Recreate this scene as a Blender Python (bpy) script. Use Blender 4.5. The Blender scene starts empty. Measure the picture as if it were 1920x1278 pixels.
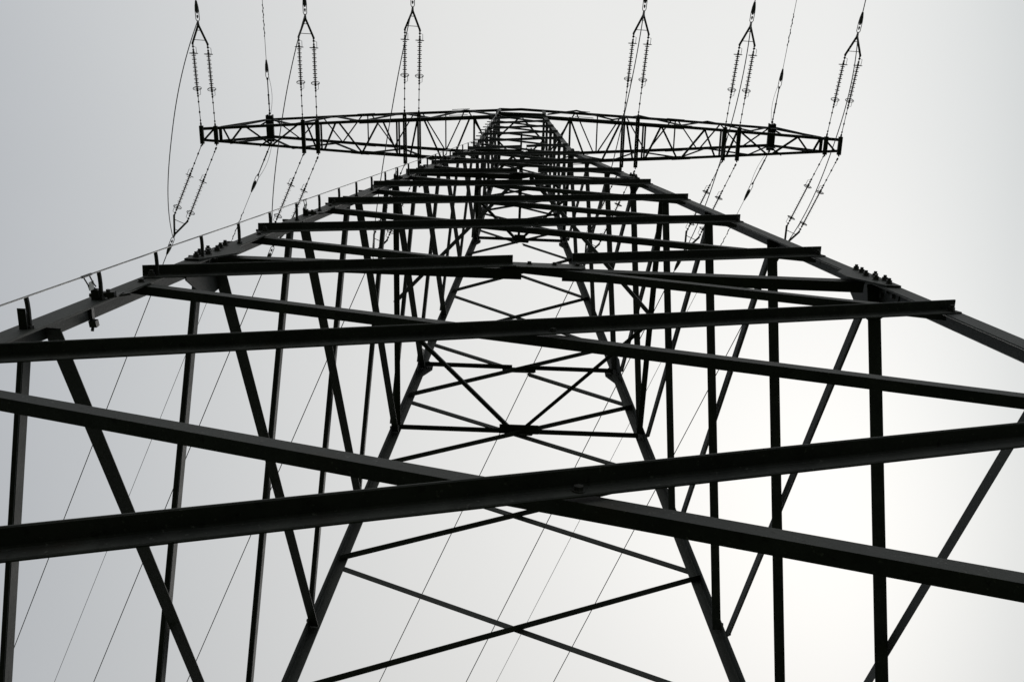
import bpy, math, random
from mathutils import Vector, Matrix
random.seed(7)
SC = bpy.context.scene
COL = SC.collection
V = Vector

# ---------------------------------------------------------------- camera
cam_d = bpy.data.cameras.new('camera')
cam_d.sensor_width = 36.0
cam_d.lens = 1978.215 / 1920.0 * 36.0
cam_d.clip_start = 0.05
cam_d.clip_end = 3000.0
cam = bpy.data.objects.new('camera', cam_d)
COL.objects.link(cam)
RIGHT = V((0.999256923, -0.038168970, 0.005360195))
UP = V((-0.037808677, -0.943655194, 0.328763408))
FWD = V((0.007490385, 0.328721773, 0.944397104))
CAM = V((-0.2769, -4.7683, 1.60))
cam.matrix_world = Matrix(((RIGHT.x, UP.x, -FWD.x, CAM.x), (RIGHT.y, UP.y, -FWD.y, CAM.y),
                           (RIGHT.z, UP.z, -FWD.z, CAM.z), (0, 0, 0, 1)))
SC.camera = cam

# ---------------------------------------------------------------- sky: overcast, veiled sun behind the tower
SUN_EL, SUN_AZ = math.radians(56.2), math.radians(33.2)      # azimuth from +Y towards +X
SUN_DIR = V((math.sin(SUN_AZ) * math.cos(SUN_EL), math.cos(SUN_AZ) * math.cos(SUN_EL), math.sin(SUN_EL)))
world = bpy.data.worlds.new('World'); SC.world = world; world.use_nodes = True
wt = world.node_tree; wt.nodes.clear()
W_ = wt.nodes.new; WL = wt.links.new
wo = W_('ShaderNodeOutputWorld')
sky = W_('ShaderNodeTexSky'); sky.sky_type = 'NISHITA'; sky.sun_disc = False
sky.sun_elevation = SUN_EL; sky.sun_rotation = SUN_AZ
sky.air_density = 1.0; sky.dust_density = 4.0
bg1 = W_('ShaderNodeBackground'); bg1.inputs['Strength'].default_value = 0.05
WL(sky.outputs[0], bg1.inputs['Color'])
tc = W_('ShaderNodeTexCoord')
G_DIR = V((0.2470, 0.4090, 0.8785)).normalized()             # thinnest, brightest part of the cloud sheet
G_A = (V((1, 0, 0)) - G_DIR * G_DIR.x).normalized(); G_B = G_DIR.cross(G_A)
def w_math(op, a, b=None, c=None, clamp=False):
    n = W_('ShaderNodeMath'); n.operation = op; n.use_clamp = clamp
    for k, q in enumerate((a, b, c)):
        if q is None: continue
        if isinstance(q, (int, float)): n.inputs[k].default_value = q
        else: WL(q, n.inputs[k])
    return n.outputs[0]
def w_dot(v):
    n = W_('ShaderNodeVectorMath'); n.operation = 'DOT_PRODUCT'; n.inputs[1].default_value = v
    WL(tc.outputs['Generated'], n.inputs[0]); return n.outputs['Value']
p_ = w_math('ARCSINE', w_dot(G_A)); q_ = w_math('ARCSINE', w_dot(G_B))
ns = W_('ShaderNodeTexNoise'); ns.inputs['Scale'].default_value = 2.2; ns.inputs['Detail'].default_value = 4.0
ns.inputs['Roughness'].default_value = 0.5
WL(tc.outputs['Generated'], ns.inputs['Vector'])
p_ = w_math('MULTIPLY_ADD', ns.outputs['Fac'], 0.06, w_math('ADD', p_, -0.03))
fac = w_math('MULTIPLY_ADD', p_, 1 / 1.6, 1.0 / 1.6, True)          # -1.0 .. +0.6 rad across the cloud band
cr = W_('ShaderNodeValToRGB'); cr.color_ramp.interpolation = 'B_SPLINE'
e = cr.color_ramp.elements
RAMP = [(-1.0, (.34, .365, .395)), (-0.80, (.43, .452, .48)), (-0.675, (.528, .548, .572)), (-0.55, (.625, .642, .652)), (-0.42, (.725, .732, .730)),
        (-0.305, (.812, .814, .80)), (-0.155, (.848, .85, .837)), (-0.02, (.862, .865, .85)), (0.06, (.868, .870, .857)), (0.13, (.81, .82, .812)),
        (0.205, (.675, .70, .70)), (0.40, (.52, .54, .56)), (0.60, (.46, .48, .51))]
e[0].position = 0.0; e[0].color = (*RAMP[0][1], 1); e[1].position = 1.0; e[1].color = (*RAMP[-1][1], 1)
for pos, c in RAMP[1:-1]:
    k = e.new((pos + 1.0) / 1.6); k.color = (*c, 1)
WL(fac, cr.inputs['Fac'])
t_ = w_math('MAXIMUM', w_math('ADD', q_, 0.36), 0.0)
fall = w_math('MAXIMUM', w_math('MULTIPLY_ADD', w_math('MULTIPLY', t_, t_), -0.39, 1.0), 0.55)
fall = w_math('MULTIPLY', fall, w_math('MULTIPLY_ADD', ns.outputs['Fac'], 0.05, 0.985))
an = w_math('ARCCOSINE', w_dot(SUN_DIR))                             # glow of the veiled sun
glow = w_math('MULTIPLY', w_math('EXPONENT', w_math('MULTIPLY', w_math('MULTIPLY', an, an), -12.5)), 0.14)
bg3 = W_('ShaderNodeBackground'); bg3.inputs['Color'].default_value = (1.0, 0.995, 0.965, 1); WL(glow, bg3.inputs['Strength'])
bg2 = W_('ShaderNodeBackground'); bg2.inputs['Strength'].default_value = 1.0
WL(fall, bg2.inputs['Strength']); WL(cr.outputs[0], bg2.inputs['Color'])
adds = W_('ShaderNodeMixShader'); adds.inputs[0].default_value = 0.94      # cloud cover
cloud = W_('ShaderNodeAddShader'); WL(bg2.outputs[0], cloud.inputs[0]); WL(bg3.outputs[0], cloud.inputs[1])
WL(bg1.outputs[0], adds.inputs[1]); WL(cloud.outputs[0], adds.inputs[2])
WL(adds.outputs[0], wo.inputs['Surface'])

sun_d = bpy.data.lights.new('sun', 'SUN'); sun_d.energy = 0.6; sun_d.angle = math.radians(18); sun_d.color = (1.0, 0.97, 0.92)
sun = bpy.data.objects.new('sun', sun_d); COL.objects.link(sun)
sun.rotation_euler = (-SUN_DIR).to_track_quat('-Z', 'Y').to_euler()

SC.view_settings.view_transform = 'Standard'
SC.view_settings.look = 'None'
SC.view_settings.exposure = 0.0
SC.view_settings.gamma = 1.0
SC.view_settings.use_curve_mapping = False

# ---------------------------------------------------------------- materials
def material(name, c0, c1, rough=0.55, metal=0.0, scale=9.0, bump=0.0, streak=False, spec=0.4):
    m = bpy.data.materials.new(name); m.use_nodes = True
    nt = m.node_tree; b = nt.nodes['Principled BSDF']
    b.inputs['Roughness'].default_value = rough; b.inputs['Metallic'].default_value = metal
    b.inputs['Specular IOR Level'].default_value = spec
    t = nt.nodes.new('ShaderNodeTexCoord')
    n = nt.nodes.new('ShaderNodeTexNoise'); n.inputs['Scale'].default_value = scale
    n.inputs['Detail'].default_value = 6.0; n.inputs['Roughness'].default_value = 0.62
    if streak:
        mp = nt.nodes.new('ShaderNodeMapping'); mp.inputs['Scale'].default_value = (1.0, 1.0, 0.22)
        nt.links.new(t.outputs['Object'], mp.inputs['Vector']); nt.links.new(mp.outputs[0], n.inputs['Vector'])
    else:
        nt.links.new(t.outputs['Object'], n.inputs['Vector'])
    r = nt.nodes.new('ShaderNodeValToRGB')
    r.color_ramp.elements[0].position = 0.33; r.color_ramp.elements[0].color = (*c0, 1)
    r.color_ramp.elements[1].position = 0.70; r.color_ramp.elements[1].color = (*c1, 1)
    nt.links.new(n.outputs['Fac'], r.inputs['Fac']); nt.links.new(r.outputs[0], b.inputs['Base Color'])
    if streak:
        last = r.outputs[0]
        for sc_, lo, hi, col in ((3.1, 0.62, 0.76, (0.040, 0.034, 0.026)), (55.0, 0.64, 0.72, (0.115, 0.118, 0.110)), (23.0, 0.63, 0.70, (0.018, 0.018, 0.016))):
            nn = nt.nodes.new('ShaderNodeTexNoise'); nn.inputs['Scale'].default_value = sc_; nn.inputs['Detail'].default_value = 5.0
            nt.links.new(t.outputs['Object'], nn.inputs['Vector'])
            mk = nt.nodes.new('ShaderNodeMapRange'); mk.inputs['From Min'].default_value = lo; mk.inputs['From Max'].default_value = hi
            mk.inputs['To Max'].default_value = 0.75
            nt.links.new(nn.outputs['Fac'], mk.inputs['Value'])
            mx = nt.nodes.new('ShaderNodeMix'); mx.data_type = 'RGBA'
            nt.links.new(mk.outputs[0], mx.inputs[0]); nt.links.new(last, mx.inputs[6]); mx.inputs[7].default_value = (*col, 1)
            last = mx.outputs[2]
        nt.links.new(last, b.inputs['Base Color'])
    if bump > 0:
        n2 = nt.nodes.new('ShaderNodeTexNoise'); n2.inputs['Scale'].default_value = scale * 9
        n2.inputs['Detail'].default_value = 4.0
        nt.links.new(t.outputs['Object'], n2.inputs['Vector'])
        bp = nt.nodes.new('ShaderNodeBump'); bp.inputs['Strength'].default_value = bump; bp.inputs['Distance'].default_value = 0.003
        nt.links.new(n2.outputs['Fac'], bp.inputs['Height']); nt.links.new(bp.outputs[0], b.inputs['Normal'])
        rr = nt.nodes.new('ShaderNodeMapRange'); rr.inputs['To Min'].default_value = rough - 0.1; rr.inputs['To Max'].default_value = rough + 0.15
        nt.links.new(n.outputs['Fac'], rr.inputs['Value']); nt.links.new(rr.outputs[0], b.inputs['Roughness'])
    return m

M_STEEL = material('weathered_painted_steel', (0.025, 0.028, 0.026), (0.053, 0.057, 0.051), 0.6, 0.0, 6.0, 0.35, True, 0.2)
M_BOLT = material('dark_bolt_steel', (0.03, 0.03, 0.03), (0.055, 0.055, 0.05), 0.5, 0.0, 20.0, 0.0, False, 0.3)
M_FIT = material('galvanised_fitting', (0.05, 0.05, 0.05), (0.09, 0.09, 0.085), 0.5, 0.3, 14.0)
M_WIRE = material('weathered_aluminium_wire', (0.07, 0.07, 0.07), (0.12, 0.12, 0.12), 0.5, 0.3, 30.0)
M_CABLE = material('bright_stainless_cable', (0.16, 0.16, 0.16), (0.24, 0.24, 0.235), 0.4, 0.4, 40.0)
M_PORC = material('brown_glazed_porcelain', (0.045, 0.032, 0.028), (0.075, 0.05, 0.042), 0.3, 0.0, 12.0)
M_TAG = material('pale_plastic_tag', (0.55, 0.55, 0.53), (0.68, 0.68, 0.66), 0.5, 0.0, 20.0)
M_CONC = material('rough_concrete', (0.24, 0.23, 0.21), (0.36, 0.35, 0.32), 0.9, 0.0, 5.0, 0.4)
M_GRASS = material('meadow_ground', (0.020, 0.030, 0.012), (0.050, 0.062, 0.026), 0.95, 0.0, 0.6, 0.0, False, 0.1)

# ---------------------------------------------------------------- mesh helpers
class MB:
    def __init__(self): self.v, self.f = [], []
    def add(self, vs, fs):
        o = len(self.v); self.v += [tuple(q) for q in vs]; self.f += [tuple(i + o for i in g) for g in fs]; return self
    def tube(self, pts, r, n=8, cap=True):
        pts = [V(q) for q in pts]; rs = r if isinstance(r, (list, tuple)) else [r] * len(pts)
        d0 = (pts[1] - pts[0]).normalized()
        a = d0.cross(V((0, 0, 1)) if abs(d0.z) < 0.9 else V((1, 0, 0))).normalized()
        vs = []
        for i, q in enumerate(pts):
            d = (pts[min(i + 1, len(pts) - 1)] - pts[max(i - 1, 0)]).normalized()
            a = (a - d * a.dot(d)).normalized(); b = d.cross(a)
            for k in range(n):
                t = 2 * math.pi * k / n
                vs.append(q + (a * math.cos(t) + b * math.sin(t)) * rs[i])
        fs = []
        for i in range(len(pts) - 1):
            for k in range(n):
                fs.append((i * n + k, i * n + (k + 1) % n, (i + 1) * n + (k + 1) % n, (i + 1) * n + k))
        if cap:
            fs.append(tuple(reversed(range(n)))); L = (len(pts) - 1) * n; fs.append(tuple(range(L, L + n)))
        return self.add(vs, fs)
    def box(self, c, x, y, z):
        """c centre, x,y,z half-extent vectors"""
        c, x, y, z = V(c), V(x), V(y), V(z)
        vs = [c + x * i + y * j + z * k for i in (-1, 1) for j in (-1, 1) for k in (-1, 1)]
        return self.add(vs, [(0, 1, 3, 2), (4, 6, 7, 5), (0, 4, 5, 1), (2, 3, 7, 6), (0, 2, 6, 4), (1, 5, 7, 3)])
    def angle(self, p0, p1, u, v, a, t, a2=None, r=None):
        """rolled L section swept p0->p1; heel on p0p1, flange a along u and a2 along v"""
        a2 = a2 or a
        p0, p1 = V(p0), V(p1); d = (p1 - p0).normalized()
        u = V(u); u = (u - d * u.dot(d)).normalized()
        v = V(v); v = v - d * v.dot(d); v = (v - u * v.dot(u)).normalized()
        f = t * 0.45
        sec = [(0, 0), (a - 0.0, 0), (a, t - f), (a - f, t), (2.0 * t, t), (1.3 * t, 1.3 * t), (t, 2.0 * t), (t, a2 - f), (t - f, a2), (0, a2)]
        n = len(sec)
        vs = [p0 + u * x + v * y for x, y in sec] + [p1 + u * x + v * y for x, y in sec]
        fs = [(i, (i + 1) % n, n + (i + 1) % n, n + i) for i in range(n)]
        fs += [tuple(reversed(range(n))), tuple(range(n, 2 * n))]
        return self.add(vs, fs)
    def plate(self, poly, nrm, t):
        nrm = V(nrm).normalized(); poly = [V(q) for q in poly]; n = len(poly)
        vs = poly + [q + nrm * t for q in poly]
        fs = [tuple(reversed(range(n))), tuple(range(n, 2 * n))]
        fs += [(i, (i + 1) % n, n + (i + 1) % n, n + i) for i in range(n)]
        return self.add(vs, fs)
    def mesh(self, name):
        me = bpy.data.meshes.new(name); me.from_pydata(self.v, [], self.f)
        import bmesh
        bm = bmesh.new(); bm.from_mesh(me); bmesh.ops.recalc_face_normals(bm, faces=bm.faces); bm.to_mesh(me); bm.free()
        return me
    def build(self, name, mat, parent=None, smooth=False):
        me = self.mesh(name); me.materials.append(mat)
        if smooth:
            for q in me.polygons: q.use_smooth = True
        o = bpy.data.objects.new(name, me); COL.objects.link(o)
        if parent is not None: o.parent = parent
        return o

def thing(name, label, cat, group=None, loc=(0, 0, 0)):
    o = bpy.data.objects.new(name, None); o.empty_display_size = 0.2; COL.objects.link(o)
    o.location = loc; tag(o, label, cat, group); return o
def tag(o, label, cat, group=None):
    o['label'] = label; o['category'] = cat
    if group: o['group'] = group
def lerp(a, b, t): return a + (b - a) * t

# ---------------------------------------------------------------- ground
g = MB(); N = 24; S = 1500.0
vs = []; fs = []
for i in range(N + 1):
    for j in range(N + 1):
        fx = (i / N * 2 - 1); fy = (j / N * 2 - 1)
        x = S * fx * abs(fx); y = S * fy * abs(fy)
        vs.append((x, y, -0.02 + (0.0 if abs(x) + abs(y) < 30 else 0.25 * math.sin(x * .03) * math.cos(y * .025))))
for i in range(N):
    for j in range(N):
        a = i * (N + 1) + j; fs.append((a, a + N + 1, a + N + 2, a + 1))
g.add(vs, fs); go = g.build('ground', M_GRASS, smooth=True); go['kind'] = 'structure'

# ---------------------------------------------------------------- tower geometry
HA, W0 = 36.054, 3.5363
ZK, ZB, ZT = 25.26, 33.86, 35.50
WK = W0 * (1 - ZK / HA)
WTOP = 0.715
def hw(z):                       # half width to the middle of the leg angle
    return W0 * (1 - z / HA) if z <= ZK else WK + (0.70 - WK) * (z - ZK) / (ZB - ZK) if z <= ZB else 0.70
def leg_a(z):                    # leg flange width
    return 0.130 if z < 9.6 else 0.120 if z < 18.7 else 0.110 if z < ZK else 0.108
TL = 0.016
NL = [1.15, 3.58, 6.099, 8.435, 10.790, 13.129, 15.349, 17.524, 19.736, 22.057, 24.27, 26.30, 27.85, 29.40, 30.90, 32.40, ZB]
def crossing(z1, z2):
    a, b = hw(z1), hw(z2); return z1 + a / (a + b) * (z2 - z1)
SLV = [0.12] + [crossing(NL[i], NL[i + 1]) for i in range(len(NL) - 1)] + [ZT - 0.05]
SLV[2] = 5.08; SLV[3] = 7.19
Z_S1 = crossing(NL[3], NL[4]); Z_S4 = crossing(NL[6], NL[7]); Z_S5 = crossing(NL[7], NL[8]); 
FACES = {'F': V((0, -1, 0)), 'B': V((0, 1, 0)), 'L': V((-1, 0, 0)), 'R': V((1, 0, 0))}
HO, HXF, HXB = 0.14, 0.50, 0.18                        # heel of the angle outside the leg line, in flange widths
def heel(z): return hw(z) + leg_a(z) * HO
def heelx(z, sy=-1): return hw(z) + leg_a(z) * (HXF if sy < 0 else HXB if sy > 0 else (HXF + HXB) / 2)
def leg_ax(z): return leg_a(z) * 1.06

pylon = thing('lattice_pylon', 'tall dark steel lattice power pylon seen from its foot, with one wide crossarm', 'pylon')

def leg_pt(sx, sy, z, off=0.0):
    return V((sx * (heelx(z, sy) + off), sy * (heel(z) + off), z))
LEGS = {}
for sx in (-1, 1):
    for sy in (-1, 1):
        for z0, z1, a in ((-0.05, Z_S1, 0.130), (Z_S1, Z_S5, 0.120), (Z_S5, ZK, 0.110), (ZK, ZB, 0.108), (ZB, ZT + 0.02, 0.108)):
            zz0 = z0 + 0.004; h0 = hw(z0) + a * HO; h1 = hw(z1 - 1e-4) + a * HO
            hx_ = HXF if sy < 0 else HXB
            g0 = hw(z0) + a * hx_; g1 = hw(z1 - 1e-4) + a * hx_
            m = MB().angle((sx * g0, sy * h0, zz0), (sx * g1, sy * h1, z1), (-sx, 0, 0), (0, -sy, 0), a * 1.06, TL, a * 1.06)
            o = m.build('leg', M_STEEL, pylon); LEGS[(sx, sy, z0)] = o
        hb = heel(0)
        m = MB(); c = V((sx * (hb - 0.06), sy * (hb - 0.06), 0))
        m.box(c + V((0, 0, -0.25)), (0.5, 0, 0), (0, 0.5, 0), (0, 0, 0.35))
        m.box(c + V((0, 0, 0.13)), (0.36, 0, 0), (0, 0.36, 0), (0, 0, 0.028))
        m.build('concrete_footing', M_CONC, pylon)

def face_frame(fc):
    Nn = FACES[fc]; r = (-Nn).cross(V((0, 0, 1))); return Nn, r   # right as seen from outside
def face_pt(fc, s, z, off=0.0):
    """point on the leg line of side s (-1 left,+1 right seen from outside) on the face's outer surface"""
    Nn, r = face_frame(fc)
    if fc in 'LR': return Nn * (heelx(z, s if fc == 'R' else -s) + off) + r * (s * (heel(z) - leg_a(z) * 0.5)) + V((0, 0, z))
    return Nn * (heel(z) + off) + r * (s * (heelx(z, -1 if fc == 'F' else 1) - leg_ax(z) * 0.5)) + V((0, 0, z))
def mid_pt(fc, z, off=0.0):
    Nn, r = face_frame(fc); return Nn * ((heelx(z, 0) if fc in 'LR' else heel(z)) + off) + V((0, 0, z))

# shared bolt: nut, washer and stub
def bolt_mesh(name, r, h, stub):
    m = MB(); 
    m.tube([(0, 0, 0), (0, 0, 0.005)], r * 1.35, 10)
    m.tube([(0, 0, 0.005), (0, 0, h)], r, 6)
    m.tube([(0, 0, h), (0, 0, h + stub)], r * 0.62, 8)
    me = m.mesh(name); me.materials.append(M_BOLT); return me
BOLT = bolt_mesh("bolt", 0.022, 0.026, 0.016)
HEADB = bolt_mesh("bolt_head", 0.018, 0.020, 0.001)
def put_bolt(pos, nrm, parent, me=BOLT):
    o = bpy.data.objects.new('bolt', me); COL.objects.link(o); o.parent = parent
    q = V(nrm).to_track_quat('Z', 'Y')
    o.matrix_local = Matrix.Translation(V(pos)) @ q.to_matrix().to_4x4(); return o

def brace_a(z): return 0.080 if z < 10 else 0.078 if z < 15 else 0.074 if z < 20 else 0.064 if z < ZK else 0.054
BRACES = []
def diag(fc, z0, s0, z1, s1, outer, split=None, a=None, dz=0.08, a2=None, ext=0.05):
    """one diagonal of a face from (s0,z0) up to (s1,z1)"""
    Nn, r = face_frame(fc); a = a or brace_a((z0 + z1) / 2); t = 0.010
    za, zb = z0 + dz, z1 - dz
    off = 0.001 if outer else -TL - 0.001
    P0, P1 = face_pt(fc, s0, za, off), face_pt(fc, s1, zb, off)
    d = (P1 - P0).normalized(); 
    nrm = d.cross(r).normalized()
    if nrm.dot(Nn) < 0: nrm = -nrm
    up = nrm.cross(d).normalized()
    if up.z < 0: up = -up
    a2 = a2 or a
    P0, P1 = P0 - d * ext, P1 + d * ext
    pieces = [(P0, P1)]
    if split:
        zc, gap = split; tt = (zc - za) / (zb - za); C = lerp(P0, P1, tt); pieces = [(P0, C - d * gap), (C + d * gap, P1)]
    for A, B in pieces:
        if outer: m = MB().angle(A + up * a * 0.5, B + up * a * 0.5, -up, nrm, a, t, a2)
        else: m = MB().angle(A - up * a * 0.5, B - up * a * 0.5, up, -nrm, a, t, a2)
        o = m.build('diagonal_brace', M_STEEL, pylon); BRACES.append(o)
        if z1 < 17:
            for Q, sg in ((P0, 1), (P1, -1)):
                if (Q - A).length > 0.01 and (Q - B).length > 0.01: continue
                qq = Q + d * sg * 0.055
                if outer: put_bolt(qq + nrm * t, nrm, o)
                else: put_bolt(qq + nrm * (TL + 0.002), nrm, o, HEADB)

DIA_N = (Z_S1, Z_S5, crossing(NL[10], NL[11]))
for fc in 'FB':
    for i in range(len(NL) - 1):
        z0, z1 = NL[i], NL[i + 1]; zc = crossing(z0, z1)
        sp = (zc, 0.26 if zc < 12 else 0.2 if zc < 22 else 0.09) if any(abs(zc - q) < 0.01 for q in DIA_N) else None
        dz = 0.08 if z1 < ZK else 0.04
        diag(fc, z0, -1, z1, 1, True, sp, dz=dz)
        ba = brace_a((z0 + z1) / 2)
        diag(fc, z0, 1, z1, -1, False, None, a=ba * (1.05 if fc == 'F' else 1.0), dz=dz, a2=ba * (0.76 if fc == 'F' else 1.06))
for fc in 'LR':
    for i in range(len(SLV) - 1):
        z0, z1 = SLV[i], SLV[i + 1]; dz = 0.08 if z1 < ZK else 0.04
        ba = brace_a((z0 + z1) / 2)
        diag(fc, z0, -1, z1, 1, True, a=ba, dz=dz, a2=ba * 0.95, ext=0.0); diag(fc, z0, 1, z1, -1, False, a=ba, dz=dz, a2=ba * 1.30, ext=0.02)

# crossing packers of the plain front panels: one through-bolt where the two diagonals meet
for i, o in ((1, None), (2, None), (4, None)):
    zc = crossing(NL[i], NL[i + 1])
    P = mid_pt('F', zc, 0.012)
    put_bolt(P + V((0, 0, -0.01)), (0, -1, 0.09), pylon, HEADB)

# horizontal struts
def strut(A, B, u, v, a, name='horizontal_strut', t=0.009):
    return MB().angle(A, B, u, v, a, t).build(name, M_STEEL, pylon)
def ring_face(fc, z, a, gap, name='horizontal_strut'):
    Nn, r = face_frame(fc)
    for s in (-1, 1):
        A = face_pt(fc, s, z, -TL - 0.014) - r * s * 0.04; B = mid_pt(fc, z, -TL - 0.014) + r * s * gap
        strut(A + V((0, 0, -a * .5)), B + V((0, 0, -a * .5)), (0, 0, 1), -Nn, a, name)
ZKX = crossing(NL[10], NL[11])
for fc in 'FB':
    ring_face(fc, Z_S1, 0.085, 0.16); ring_face(fc, Z_S5, 0.08, 0.12); ring_face(fc, ZKX, 0.07, 0.08)
ring_face('B', Z_S4, 0.08, 0.1)
for fc in 'LR':
    for z, a in ((Z_S4, 0.085), (ZKX, 0.07), (ZB, 0.07)):
        Nn, r = face_frame(fc)
        A = face_pt(fc, -1, z, -TL - 0.02) + r * 0.02; B = face_pt(fc, 1, z, -TL - 0.02) - r * 0.02
        strut(A, B, (0, 0, 1), -Nn, a)
for fc in 'FB':
    Nn, r = face_frame(fc)
    for z, a, of in ((ZB, 0.09, 0.012), (ZT - 0.075, 0.06, -0.030)):
        A = face_pt(fc, -1, z, of); B = face_pt(fc, 1, z, of)
        strut(A, B, (0, 0, 1), Nn, a)

# plan bracing: a diamond between the face middles
def plan(A, B, a=0.058):
    A, B = V(A), V(B); d = (B - A).normalized()
    strut(A + d * 0.01, B - d * 0.01, (d.cross(V((0, 0, 1)))), (0, 0, 1), a, 'plan_brace', 0.008)
inn = -TL - 0.03
for s in (-1, 1):
    side = 'L' if s < 0 else 'R'
    plan(mid_pt('B', Z_S4, inn) + V((s * .06, 0, 0)), mid_pt(side, Z_S4, inn) + V((0, .05, 0)))
    plan(mid_pt(side, Z_S4, inn) + V((0, -.05, 0.1)), mid_pt('F', Z_S5, inn) + V((s * .06, 0, 0)))
    plan(mid_pt('B', ZKX, inn) + V((s * .05, 0, 0)), mid_pt(side, ZKX, inn) + V((0, .03, 0)), 0.06)
    plan(mid_pt(side, ZKX, inn) + V((0, -.03, 0)), mid_pt('F', ZKX, inn) + V((s * .05, 0, 0)), 0.06)
    plan(mid_pt('B', ZB, inn) + V((s * .03, 0, 0)), mid_pt(side, ZB, inn) + V((0, .02, 0)), 0.05)
    plan(mid_pt(side, ZB, inn) + V((0, -.02, 0)), mid_pt('F', ZB, inn) + V((s * .03, 0, 0)), 0.05)
plan(mid_pt('B', ZKX, inn) + V((0, 0, .03)), mid_pt('F', ZKX, inn) + V((0, 0, .03)), 0.06)
zq = NL[13]
plan(mid_pt('B', zq, inn), mid_pt('F', zq, inn), 0.05)

# gusset plates
def gusset(fc, ctr, along, across, poly, off_n, t, bolts=(), bme=BOLT, bn=1):
    Nn, r = face_frame(fc); nrm = along.cross(across).normalized()
    if nrm.dot(Nn) < 0: nrm = -nrm
    pts = [ctr + along * x + across * y + nrm * off_n for x, y in poly]
    if (pts[1] - pts[0]).cross(pts[2] - pts[1]).dot(nrm) < 0: pts = pts[::-1]
    o = MB().plate(pts, nrm, t).build('gusset_plate', M_STEEL, pylon)
    for x, y in bolts:
        put_bolt(ctr + along * x + across * y + nrm * (off_n + (t if bn > 0 else -0.0)), nrm * bn, o, bme)
    return o
def leg_dir(sx, sy, z):
    return (leg_pt(sx, sy, z + .3) - leg_pt(sx, sy, z - .3)).normalized()
for z, sc, nb in ((Z_S1, 1.0, 7), (Z_S5, 0.85, 6), (ZK, 0.65, 4)):
    a = leg_a(z - 0.1) * 1.0
    for sx in (-1, 1):
        for sy in (-1, 1):
            al = leg_dir(sx, sy, z - 0.35)
            if z >= ZK: al = (leg_pt(sx, sy, z) - leg_pt(sx, sy, z - .6)).normalized()
            # plate on the front / back face, over the leg flange, reaching inward to the strut
            fc = 'F' if sy < 0 else 'B'
            ctr = V((sx * (hw(z) + leg_a(z - .1) * (HXF if sy < 0 else HXB)), sy * (hw(z) + leg_a(z - .1) * HO + 0.001), z))
            ac = V((-sx, 0, 0))
            poly = [(-.44 * sc, .012), (.36 * sc, .012), (.38 * sc, .08 * sc), (.14 * sc, .26 * sc), (-.10 * sc, .28 * sc), (-.44 * sc, .12 * sc)]
            bl = [(-.36, .07), (-.22, .04), (-.20, .10), (-.05, .04), (-.02, .10), (.13, .07), (.27, .055)][:nb]
            gusset(fc, ctr, al, ac, poly, 0.002, 0.013, [(x * sc, y * sc) for x, y in bl])
            # plate on the side face: inner side, hanging gusset that takes the side diagonals
            fc = 'L' if sx < 0 else 'R'
            ac = V((0, -sy, 0))
            ctr = V((sx * (hw(z) + leg_a(z - .1) * (HXF if sy < 0 else HXB)), sy * (hw(z) + leg_a(z - .1) * HO), z))
            poly = [(-.46 * sc, .03), (.42 * sc, .03), (.42 * sc, .17 * sc), (.16 * sc, .33 * sc), (-.10 * sc, .36 * sc), (-.46 * sc, .15 * sc)]
            bl = [(-.38, .08), (-.28, .06), (-.20, .11), (-.05, .06), (.02, .11), (.16, .06), (.30, .08)][:nb]
            gusset(fc, ctr, al, ac, poly, -TL - 0.014, 0.013, [(x * sc, y * sc) for x, y in bl], HEADB, -1)
# plates at the crossings on the strut levels
for fc in 'FB':
    for z, sc in ((Z_S1, 1.0), (Z_S5, 0.85), (ZKX, 0.60)):
        Nn, r = face_frame(fc)
        ctr = mid_pt(fc, z, 0.0)
        al = r; ac = (V((0, 0, 1)) - Nn * 0.098).normalized()
        poly = [(-.34 * sc, -.07 * sc), (-.30 * sc, -.11 * sc), (.30 * sc, -.11 * sc), (.34 * sc, -.07 * sc), (.34 * sc, .07 * sc), (.30 * sc, .10 * sc), (-.30 * sc, .10 * sc), (-.34 * sc, .07 * sc)]
        bl = [(-.28, -.02), (-.28, .05), (-.10, .03), (.10, .03), (.28, .02), (.28, .06)]
        gusset(fc, ctr, al, ac, poly, -0.013, 0.012, [(x * sc, y * sc) for x, y in bl], HEADB)
for zq2, ww in ((Z_S4, .30), (ZKX, .13)):        # flat plates that take the plan bracing at the back
    MB().box(mid_pt('B', zq2, -TL - .075) + V((0, 0, -.012)), (ww, 0, 0), (0, .075, 0), (0, 0, .005)).build('gusset_plate', M_STEEL, pylon)
Nn, r = face_frame('B')
gusset('B', mid_pt('B', Z_S4), r, V((0, 0, 1)), [(-.2, -.08), (.2, -.08), (.24, .02), (.1, .1), (-.1, .1), (-.24, .02)], -TL - .014, 0.012)

for fc in 'FB':                                  # plates that tie the crossarm to the mast face
    Nn, r = face_frame(fc)
    gusset(fc, mid_pt(fc, ZB + .05), r, V((0, 0, 1)), [(-.16, -.10), (.16, -.10), (.20, .02), (.12, .12), (-.12, .12), (-.20, .02)], 0.024, 0.010)
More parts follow.
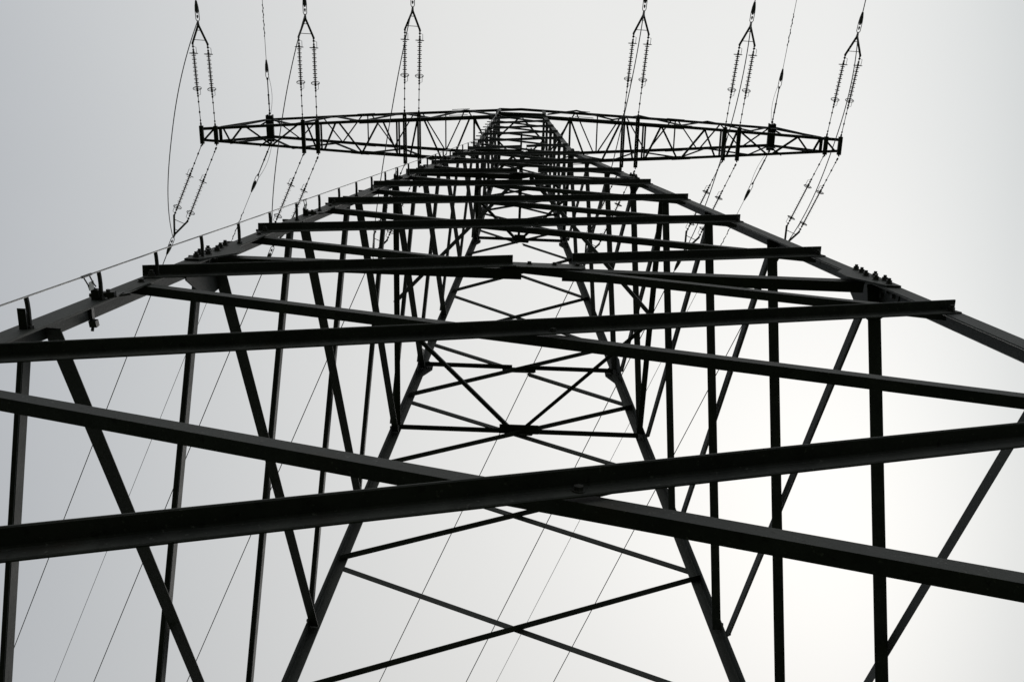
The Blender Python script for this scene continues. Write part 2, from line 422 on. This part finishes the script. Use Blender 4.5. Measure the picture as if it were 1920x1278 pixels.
# climbing step bolts on the front-left leg (both flanges) 
AX = 0.10
zb0 = 6.956
def step(z, face):
    a = leg_a(z)
    h = heel(z); hx = heelx(z)
    if face == 'F':
        base = V((-(hx - a * 0.75), -h, z)); d = V((0, -1, 0.05)).normalized(); q = V((0, 0, 1))
    else:
        base = V((-hx, -(h - a * 0.5), z)); d = V((-1, 0, 0.05)).normalized(); q = V((0, 0, 1))
    L = 0.175
    m = MB()
    m.tube([base - d * 0.01, base + d * 0.018], 0.023, 6)
    m.tube([base + d * 0.012, base + d * 0.10, base + d * 0.14 - V((0.0015, 0, 0.002)), base + d * L - V((0.004, 0, 0.006))], 0.0135, 8)
    m.build('step_bolt', M_BOLT, pylon)
z = zb0 - 0.8 * 5
k = 0
while z < 34.4:
    if z > 2.4: step(z, 'F')
    if z + 0.4 > 2.4: step(z + 0.4, 'L')
    z += 0.8
# small number plate beside the lowest visible step bolt
zz = zb0 - 0.02
MB().box(V((-heelx(zz) + 0.078, -heel(zz) - 0.060, zz - 0.01)), (0.022, 0, 0), (0, 0.058, 0), (0, 0, 0.003)).build('marker_plate', M_STEEL, pylon)

# ---------------------------------------------------------------- crossarm (parts of the pylon), turned a touch about the mast
YAW = -0.0217
def A_(x, y, z):
    return V((x * math.cos(YAW) - y * math.sin(YAW), x * math.sin(YAW) + y * math.cos(YAW), z))
def hb(x): return 0.75 - 0.0632 * (abs(x) - 0.75) if abs(x) > 0.75 else 0.75
XP, XTIP = 7.95, 9.72
def ht(x): return 0.74 - 0.0632 * (abs(x) - 0.75) if abs(x) > 0.75 else 0.74
def chord(p, q, u, v, a, name='crossarm_chord'):
    return MB().angle(p, q, u, v, a, 0.01).build(name, M_STEEL, pylon)
for s in (-1, 1):
    for sy in (-1, 1):
        # bottom chord in two lengths, top chord, sloping end chord
        for x0, x1, a in ((0.0, 4.9, 0.108), (4.9, XTIP, 0.082)):
            chord(A_(s * x0, sy * (hb(x0) + .02), ZB), A_(s * x1, sy * (hb(x1) + .02), ZB), (0, 0, 1), (0, -sy, 0), a)
        for x0, x1, a in ((0.0, 4.9, 0.085), (4.9, XP, 0.08)):
            chord(A_(s * x0, sy * (ht(x0) + .02), ZT), A_(s * x1, sy * (ht(x1) + .02), ZT), (0, 0, -1), (0, -sy, 0), a)
        chord(A_(s * XP, sy * (ht(XP) + .02), ZT), A_(s * 9.15, sy * (hb(9.15) + .02), ZB + .16), (0, 0, -1), (0, -sy, 0), 0.07)
# cross beams that carry the strings: pairs of channels running fore and aft under the chords
PHX = (3.295, 6.37, 9.45); STR = 0.215
def beam(x, yh, z, w, d, name='crossarm_beam'):
    m = MB()
    for q in (-1, 1):
        xc = x + q * w * 0.5
        m.box(A_(xc, 0, z), A_(0.006, 0, 0), A_(0, yh, 0), (0, 0, d * .5))
        m.box(A_(xc - q * 0.022, 0, z - d * .5 + .004), A_(0.022, 0, 0), A_(0, yh, 0), (0, 0, 0.004))
        m.box(A_(xc - q * 0.022, 0, z + d * .5 - .004), A_(0.022, 0, 0), A_(0, yh, 0), (0, 0, 0.004))
    for sy in (-1, 1):                       # eye lugs
        m.box(A_(x, sy * (yh - 0.02), z - 0.01), A_(0.012, 0, 0), A_(0, 0.07, 0), (0, 0, 0.04))
    return m.build(name, M_STEEL, pylon)
YH = {0: 0.76, 1: 0.50, 2: 0.27}
for s in (-1, 1):
    for i, px in enumerate(PHX):
        for q in (-1, 1):
            x = s * (px + q * STR)
            beam(x, YH[i], ZB - 0.075, 0.10, 0.10)
        if i < 2:                            # close-set posts beside the beam
            x = s * (px + STR * (0 if False else 1) + .16) if i == 0 else s * (px - STR - .12)
            for dx in (0, 0.07):
                chord(A_(x + s * dx, -hb(x), ZB + .02), A_(x + s * dx, hb(x), ZB + .02), (s, 0, 0), (0, 0, 1), 0.05, 'crossarm_brace')
    # earth-wire beam
    beam(s * XP, 0.42, ZT - 0.06, 0.19, 0.16)
    MB().box(A_(s * XP, 0, ZT - 0.152), A_(0.115, 0, 0), A_(0, 0.41, 0), (0, 0, 0.006)).build('crossarm_plate', M_STEEL, pylon)
    for sy in (-1, 1):
        MB().box(A_(s * XP, sy * 0.30, ZT - .30), A_(0.10, 0, 0), A_(0, 0.006, 0), (0, 0, 0.17)).build('crossarm_plate', M_STEEL, pylon)
    # tip plates
    MB().box(A_(s * (XTIP - .02), 0, ZB - .02), A_(0.006, 0, 0), A_(0, 0.27, 0), (0, 0, 0.085)).build('crossarm_plate', M_STEEL, pylon)
    MB().box(A_(s * (9.12), 0, ZB + .03), A_(0.05, 0, 0), A_(0, 0.24, 0), (0, 0, 0.006)).build('crossarm_plate', M_STEEL, pylon)
def abrace(p, q, a=0.055, up=1):
    d = (V(q) - V(p)).normalized(); w = d.cross(V((0, 0, 1)))
    if w.length < .2: w = V((0, 1, 0))
    chord(p, q, w, V((0, 0, up)), a, 'crossarm_brace')
F_, B_ = -1, 1
ZIG = [((9.60, B_), (9.25, F_)), ((9.06, F_), (8.86, B_)), ((8.80, B_), (8.42, F_)), ((8.38, F_), (7.62, B_)), ((7.54, B_), (6.70, F_)),
       ((6.52, F_), (6.25, B_)), ((5.95, B_), (5.58, F_)), ((5.55, F_), (4.87, B_)), ((4.80, B_), (4.26, F_)), ((4.22, F_), (3.76, B_)),
       ((3.16, F_), (3.40, B_)), ((2.98, F_), (2.44, B_)), ((2.05, B_), (1.50, F_)), ((1.46, F_), (0.80, B_))]
TZIG = [((7.85, F_), (7.05, B_)), ((7.0, B_), (6.35, F_)), ((6.3, F_), (5.7, B_)), ((5.65, B_), (5.0, F_)), ((4.75, F_), (4.05, B_)), ((4.0, B_), (3.35, F_)),
        ((3.15, F_), (2.42, B_)), ((2.36, B_), (1.76, F_)), ((1.7, F_), (0.85, B_))]
for s in (-1, 1):
    for (x0, f0), (x1, f1) in ZIG:
        abrace(A_(s * x0, f0 * (hb(x0) - .02), ZB + .015), A_(s * x1, f1 * (hb(x1) - .02), ZB + .015), 0.056)
    for (x0, f0), (x1, f1) in TZIG:
        abrace(A_(s * x0, f0 * (ht(x0) - .02), ZT - .03), A_(s * x1, f1 * (ht(x1) - .02), ZT - .03), 0.04)
    for x in (4.87, 2.4):
        abrace(A_(s * x, -ht(x), ZT - .05), A_(s * x, ht(x), ZT - .05), 0.04)
    abrace(A_(s * 1.45, -hb(1.45), ZB + .03), A_(s * 1.45, hb(1.45), ZB + .03), 0.06)
    # vertical faces of the box truss
    xs = [0.8, 1.75, 2.75, 3.75, 4.85, 5.9, 6.95, XP]
    for sy in (-1, 1):
        for i in range(len(xs) - 1):
            lo, hi = (ZB + .05, ZT - .05) if i % 2 == 0 else (ZT - .05, ZB + .05)
            y0 = sy * (hb(xs[i]) - .0); y1 = sy * (hb(xs[i + 1]) - .0)
            abrace(A_(s * xs[i], y0, lo), A_(s * xs[i + 1], y1, hi), 0.05)
        abrace(A_(s * XP, sy * hb(XP), ZT - .05), A_(s * 8.85, sy * hb(8.85), ZB + .05), 0.05)
        abrace(A_(s * XP, sy * hb(XP), ZT - .05), A_(s * XP, sy * hb(XP), ZB + .02), 0.06)
        # packing plates where the chords are spliced
        for x in (1.9, 4.9):
            MB().box(A_(s * x, sy * (hb(x) + .026), ZB + .05), A_(0.28, -s * sy * 0.0177, 0), A_(0, 0.005, 0), (0, 0, 0.04)).build('crossarm_plate', M_STEEL, pylon)
            MB().box(A_(s * x, sy * (ht(x) + .026), ZT - .04), A_(0.28, -s * sy * 0.0177, 0), A_(0, 0.005, 0), (0, 0, 0.04)).build('crossarm_plate', M_STEEL, pylon)

# ---------------------------------------------------------------- insulator assemblies
D_F = V((0.0235, -0.974, -0.224)).normalized()
D_B = V((-0.385, 0.918, -0.0915)).normalized()
def ring_pts(c, n1, n2, r, n=22, gap=0.0):
    return [c + (n1 * math.cos(t) + n2 * math.sin(t)) * r for t in [gap + (2 * math.pi - 2 * gap) * i / n for i in range(n + 1)]]
def make_assembly(name, tilt_a, tilt_b):
    """local frame: y along the string away from the arm, x sideways, z up"""
    root = thing(name, 'x', 'insulator')
    for q in (-1, 1):
        x = q * STR
        m = MB()      # shackles, links and turnbuckle between arm and insulator
        m.tube([(x, 0.0, 0), (x, 1.08, 0)], 0.011, 6)
        for y, r, l in ((0.03, .028, .05), (0.14, .024, .03), (0.40, .026, .035), (0.72, .026, .03), (0.90, .028, .035), (0.98, .030, .03), (1.06, .032, .035)):
            m.tube([(x, y - l, 0), (x, y - l * .5, 0), (x, y + l * .5, 0), (x, y + l, 0)], [r * .5, r, r, r * .5], 8)
        m.build('link_rod', M_FIT, root)
        m = MB()      # long-rod insulator with alternating sheds
        prof = [(1.08, .03), (1.14, .034), (1.15, .019)]
        n = 17; y0, y1 = 1.18, 2.12
        for k in range(n):
            y = y0 + (y1 - y0) * k / (n - 1); R_ = 0.068 if k % 2 == 0 else 0.046
            prof += [(y - .008, .019), (y - .002, R_), (y + .002, R_), (y + .006, .019)]
        prof += [(2.16, .019), (2.17, .034), (2.24, .03)]
        m.tube([(x, y, 0) for y, r in prof], [r for y, r in prof], 12)
        m.build('insulator', M_PORC, root, False)
        for y, tl in ((1.13, tilt_a), (2.18, tilt_b)):      # arcing rings
            ax = V((1, 0, 0)); c, s_ = math.cos(tl), math.sin(tl)
            n2 = V((0, s_, c))
            m = MB().tube(ring_pts(V((x, y, 0)), ax, n2, 0.120), 0.0105, 6, False)
            m.tube([V((x, y, 0)) - ax * .115, V((x, y, 0)) + ax * .115], 0.008, 6)
            sg = -1 if y < 1.5 else 1
            m.tube([V((x - .085, y, 0)), V((x - .085, y + sg * .18, 0)), V((x - .02, y + sg * .20, 0))], 0.007, 6)
            m.build('arcing_ring', M_FIT, root)
        m = MB()
        for y, r in ((2.28, .030), (2.38, .034), (2.45, .03)):
            m.tube([(x, y - .03, 0), (x, y - .012, 0), (x, y + .012, 0), (x, y + .03, 0)], [r * .5, r, r, r * .5], 8)
        m.tube([(x, 2.22, 0), (x, 2.50, 0)], 0.012, 6)
        m.build('socket_link', M_FIT, root)
    m = MB()          # triangular yoke of two flat bars with two cross ties
    ap = V((0, 3.02, 0))
    for q in (-1, 1):
        c = V((q * STR, 2.48, 0)); d = (ap - c).normalized(); w = d.cross(V((0, 0, 1)))
        m.box((c + ap) * .5, (ap - c) * .5 + d * .03, w * 0.028, (0, 0, 0.014))
    m.build('yoke', M_FIT, root)
    m = MB(); m.tube([(-.17, 2.58, 0), (.17, 2.58, 0)], 0.010, 6); m.tube([(-.06, 2.86, 0), (.06, 2.86, 0)], 0.010, 6)
    m.build('yoke_tie', M_FIT, root)
    m = MB()          # wedge dead-end clamp
    m.tube([(0, 3.0, 0), (0, 3.07, 0), (0, 3.12, 0)], [.02, .034, .02], 8)
    for q in (-1, 1):
        m.tube([(q * .012, 3.10, 0), (q * .05, 3.17, 0), (q * .052, 3.42, 0), (q * .042, 3.56, 0)], 0.011, 6)
    m.tube([(0, 3.20, 0), (0, 3.26, 0), (0, 3.30, 0)], [.012, .03, .016], 8)
    m.tube([(0, 3.34, 0), (0, 3.42, 0), (0, 3.56, 0), (0, 3.70, 0)], [.022, .05, .052, .028], 8)
    m.build('dead_end_clamp', M_FIT, root)
    return root
def copy_tree(o, parent=None):
    c = o.copy(); COL.objects.link(c); c.parent = parent
    for ch in o.children: copy_tree(ch, c)
    return c
def place(root, origin, d):
    d = d.normalized(); x = d.cross(V((0, 0, 1))).normalized(); zz = x.cross(d)
    if x.x < 0: pass
    M = Matrix(((x.x, d.x, zz.x, origin.x), (x.y, d.y, zz.y, origin.y), (x.z, d.z, zz.z, origin.z), (0, 0, 0, 1)))
    root.matrix_world = M
PH = [(-1, 2, 'outermost left'), (-1, 1, 'middle left'), (-1, 0, 'innermost left'), (1, 0, 'innermost right'), (1, 1, 'middle right'), (1, 2, 'outermost right')]
fproto = make_assembly('insulator_assembly', math.radians(7), math.radians(-14))
bproto = make_assembly('insulator_assembly', math.radians(13), math.radians(-12))
first = {'F': fproto, 'B': bproto}; used = {'F': False, 'B': False}
APEX = {}
def wire_pts(P, d, slope_span, n, length):
    h = V((d.x, d.y, 0)); hl = h.length; h = h / hl; s = d.z / hl
    out = []
    for i in range(n + 1):
        t = length * (i / n) ** 1.5
        out.append(P + h * t + V((0, 0, s * t - s / slope_span * t * t)))
    return out
POSN = {'outermost left': 'at the far left end of the crossarm', 'middle left': 'second from the left end of the crossarm',
        'innermost left': 'on the crossarm just left of the mast', 'innermost right': 'on the crossarm just right of the mast',
        'middle right': 'second from the right end of the crossarm', 'outermost right': 'at the far right end of the crossarm'}
WPOS = {'outermost left': 'first from the left', 'middle left': 'second from the left', 'innermost left': 'third from the left',
        'innermost right': 'third from the right', 'middle right': 'second from the right', 'outermost right': 'first from the right'}
for s, i, nm_ in PH:
    x0 = s * PHX[i]
    for side, d, sy in (('F', D_F, -1), ('B', D_B, 1)):
        if not used[side]: root = first[side]; used[side] = True
        else: root = copy_tree(first[side])
        org = A_(x0, sy * (YH[i] + .02), ZB - .085)
        place(root, org, d)
        where = 'rising to the top edge' if side == 'F' else 'slanting down behind the mast'
        root['label'] = 'double insulator string %s, %s' % (POSN[nm_], where)
        root['category'] = 'insulator'; root['group'] = 'double insulator strings on the crossarm'
        end = org + d * 3.62; APEX[(nm_, side)] = org + d * 3.14
        pts = wire_pts(end, d, 230.0 if side == 'F' else 300.0, 60, 200.0 if side == 'F' else 260.0)
        o = MB().tube(pts, 0.014, 6).build('conductor_wire', M_WIRE, None, True)
        tag(o, ('power conductor leaving over the top edge, %s of the thick wires' if side == 'F' else 'power conductor running down behind the mast, %s of the thick wires') % WPOS[nm_],
            'power line', 'conductors of the line')
    # jumper loop hanging below the arm
    a, b = APEX[(nm_, 'F')], APEX[(nm_, 'B')]
    pts = []
    for k in range(33):
        t = k / 32.0; sh = 1 - abs(2 * t - 1) ** 2.4
        pts.append(a.lerp(b, t) + V((0, 0, -1.32 * sh)))
    o = MB().tube(pts, 0.014, 6).build('jumper_wire', M_WIRE, None, True)
    tag(o, 'slack jumper wire looping under the crossarm between the insulators %s' % POSN[nm_].replace('on the crossarm ', '').replace(' of the crossarm', ''), 'jumper wire', 'jumper loops under the crossarm')

# ---------------------------------------------------------------- earth wires
for s, side_name in ((-1, 'left'), (1, 'right')):
    for sd, d, sy in (('F', D_F, -1), ('B', D_B, 1)):
        org = A_(s * XP, sy * .44, ZT - .06)
        root = thing('earth_wire', 'thin earth wire from the %s arm of the crossarm, %s' % (side_name, 'leading up to the top edge' if sd == 'F' else 'leading down behind the mast'),
                     'earth wire', 'thin earth wires', tuple(org))
        x = d.cross(V((0, 0, 1))).normalized()
        m = MB()
        L = lambda t, o=0.0: d * t + x * o
        m.tube([L(0), L(1.15)], 0.016, 6)
        for y, r in ((0.02, .035), (.12, .026), (.34, .03), (.62, .03), (1.14, .034)):
            m.tube([L(y - .04), L(y - .015), L(y + .015), L(y + .04)], [r * .5, r, r, r * .5], 8)
        m.tube([L(.36), L(.60)], 0.022, 6)
        m.build('link_rod', M_FIT, root)
        m = MB()
        for q in (-1, 1):
            m.tube([L(1.14, q * .01), L(1.22, q * .045), L(1.44, q * .046), L(1.60, q * .036)], 0.010, 6)
        m.tube([L(1.34), L(1.42), L(1.58), L(1.74)], [.018, .045, .046, .022], 8)
        m.build('dead_end_clamp', M_FIT, root)
        pts = wire_pts(d * 1.70, d, 230.0 if sd == 'F' else 300.0, 60, 200.0 if sd == 'F' else 260.0)
        MB().tube(pts, 0.008, 6).build('wire', M_WIRE, root, True)
        m = MB()          # helical vibration dampers wrapped along the wire
        for t0, t1 in ((2.45, 2.95), (3.02, 3.42)):
            q = []; z2 = x.cross(d)
            for k in range(25):
                t = t0 + (t1 - t0) * k / 24; an = k / 24 * 4 * math.pi
                q.append(L(t) + (x * math.cos(an) + z2 * math.sin(an)) * 0.016)
            m.tube(q, 0.010, 6)
        m.build('spiral_damper', M_FIT, root)
        q = []
        for k in range(17):
            t = k / 16; q.append(L(0.0 + 1.3 * t, (s if sd == 'F' else -s) * (0.03 + 0.10 * math.sin(math.pi * t))) + V((0, 0, -0.08 * math.sin(math.pi * t))))
        MB().tube(q, 0.006, 6).build('bond_wire', M_WIRE, root, True)

# ---------------------------------------------------------------- fall-arrest cable on the front-left leg
def cable_pt(z):
    a = leg_a(8); h = heel(z) if z < ZK else heel(z)
    return V((-(heelx(z) - a * 0.80), -(h + 0.180), z))
cab = thing('safety_cable', 'thin bright climbing safety cable strung along the front left leg', 'safety cable', None, (-3.5, -3.7, 0))
off = V(cab.location)
zs = [1.9] + [2 + k * 0.8 for k in range(29)] + [ZK] + [26 + k * 0.8 for k in range(11)]
MB().tube([cable_pt(z) - off for z in zs], 0.0052, 6).build('cable', M_CABLE, cab, True)
for z in (3.36, 7.76, 12.16, 16.56, 20.96, 25.0, 29.36, 33.36):
    a = leg_a(z); h = heel(z); hx = heelx(z)
    F = V((-hx, -h, z)) - off                                   # outer corner of the leg
    Bz = V((-(hx - a * 0.75), -h, z)) - off                      # foot of the step bolt
    m = MB()
    m.box(Bz + V((-.030, -.030, -.005)), (.024, 0, 0), (0, .034, 0), (0, 0, .022))
    m.box(Bz + V((.028, -.026, .025)), (.042, 0, .012), (0, .016, 0), (0, 0, .018))
    m.tube([Bz + V((-.045, -.075, -.02)), Bz + V((-.02, -.045, -.005))], .015, 6)
    m.tube([Bz + V((.030, -.055, .03)), Bz + V((.030, -.025, .03))], .013, 6)
    m.box(Bz + V((.075, -.007, .075)), (.055, 0, .045), (0, .007, 0), (-.008, 0, .012))
    m.plate([Bz + V((.02, -.010, .05)), Bz + V((.10, -.010, .13)), Bz + V((.085, -.010, .02))], (0, -1, 0), .008)
    m.build('clamp_bracket', M_BOLT, cab)
    m = MB()
    m.box(F + V((TL + .012, a * .75, .0)), (.008, 0, 0), (0, a * .35, 0), (0, 0, .018))
    m.box(F + V((TL + .020, a + .026, -.004)), (.022, 0, 0), (0, .022, .006), (0, 0, .024))
    m.tube([F + V((TL + .016, a + .04, -.012)), F + V((TL + .012, a + .072, -.02))], .010, 6)
    m.build('clamp_hook', M_BOLT, cab)
    P0, P1 = cable_pt(z - .21) - off, cable_pt(z - .14) - off
    m = MB()
    m.tube([Bz + V((-.050, -.070, -.045)), Bz.lerp(P0, .62) + V((-.006, -.01, -.02)), P0], .0042, 6)
    m.tube([Bz + V((-.030, -.080, .0)), Bz.lerp(P1, .65), P1], .0042, 6)
    m.tube([P0 + (P0 - P1) * .25, P1 + (P1 - P0) * .35], .0085, 8)
    m.build('cable_fork', M_FIT, cab)
    c = (P0 + P1) * .5; c = Bz.lerp(c, .60) + V((-.004, 0, -.008)); dd = (P1 - P0).normalized(); ee = (c - Bz).normalized()
    ee = (ee - dd * ee.dot(dd)).normalized()
    MB().box(c, dd * .028, ee * .026, dd.cross(ee) * .0015).build('tag', M_TAG, cab)
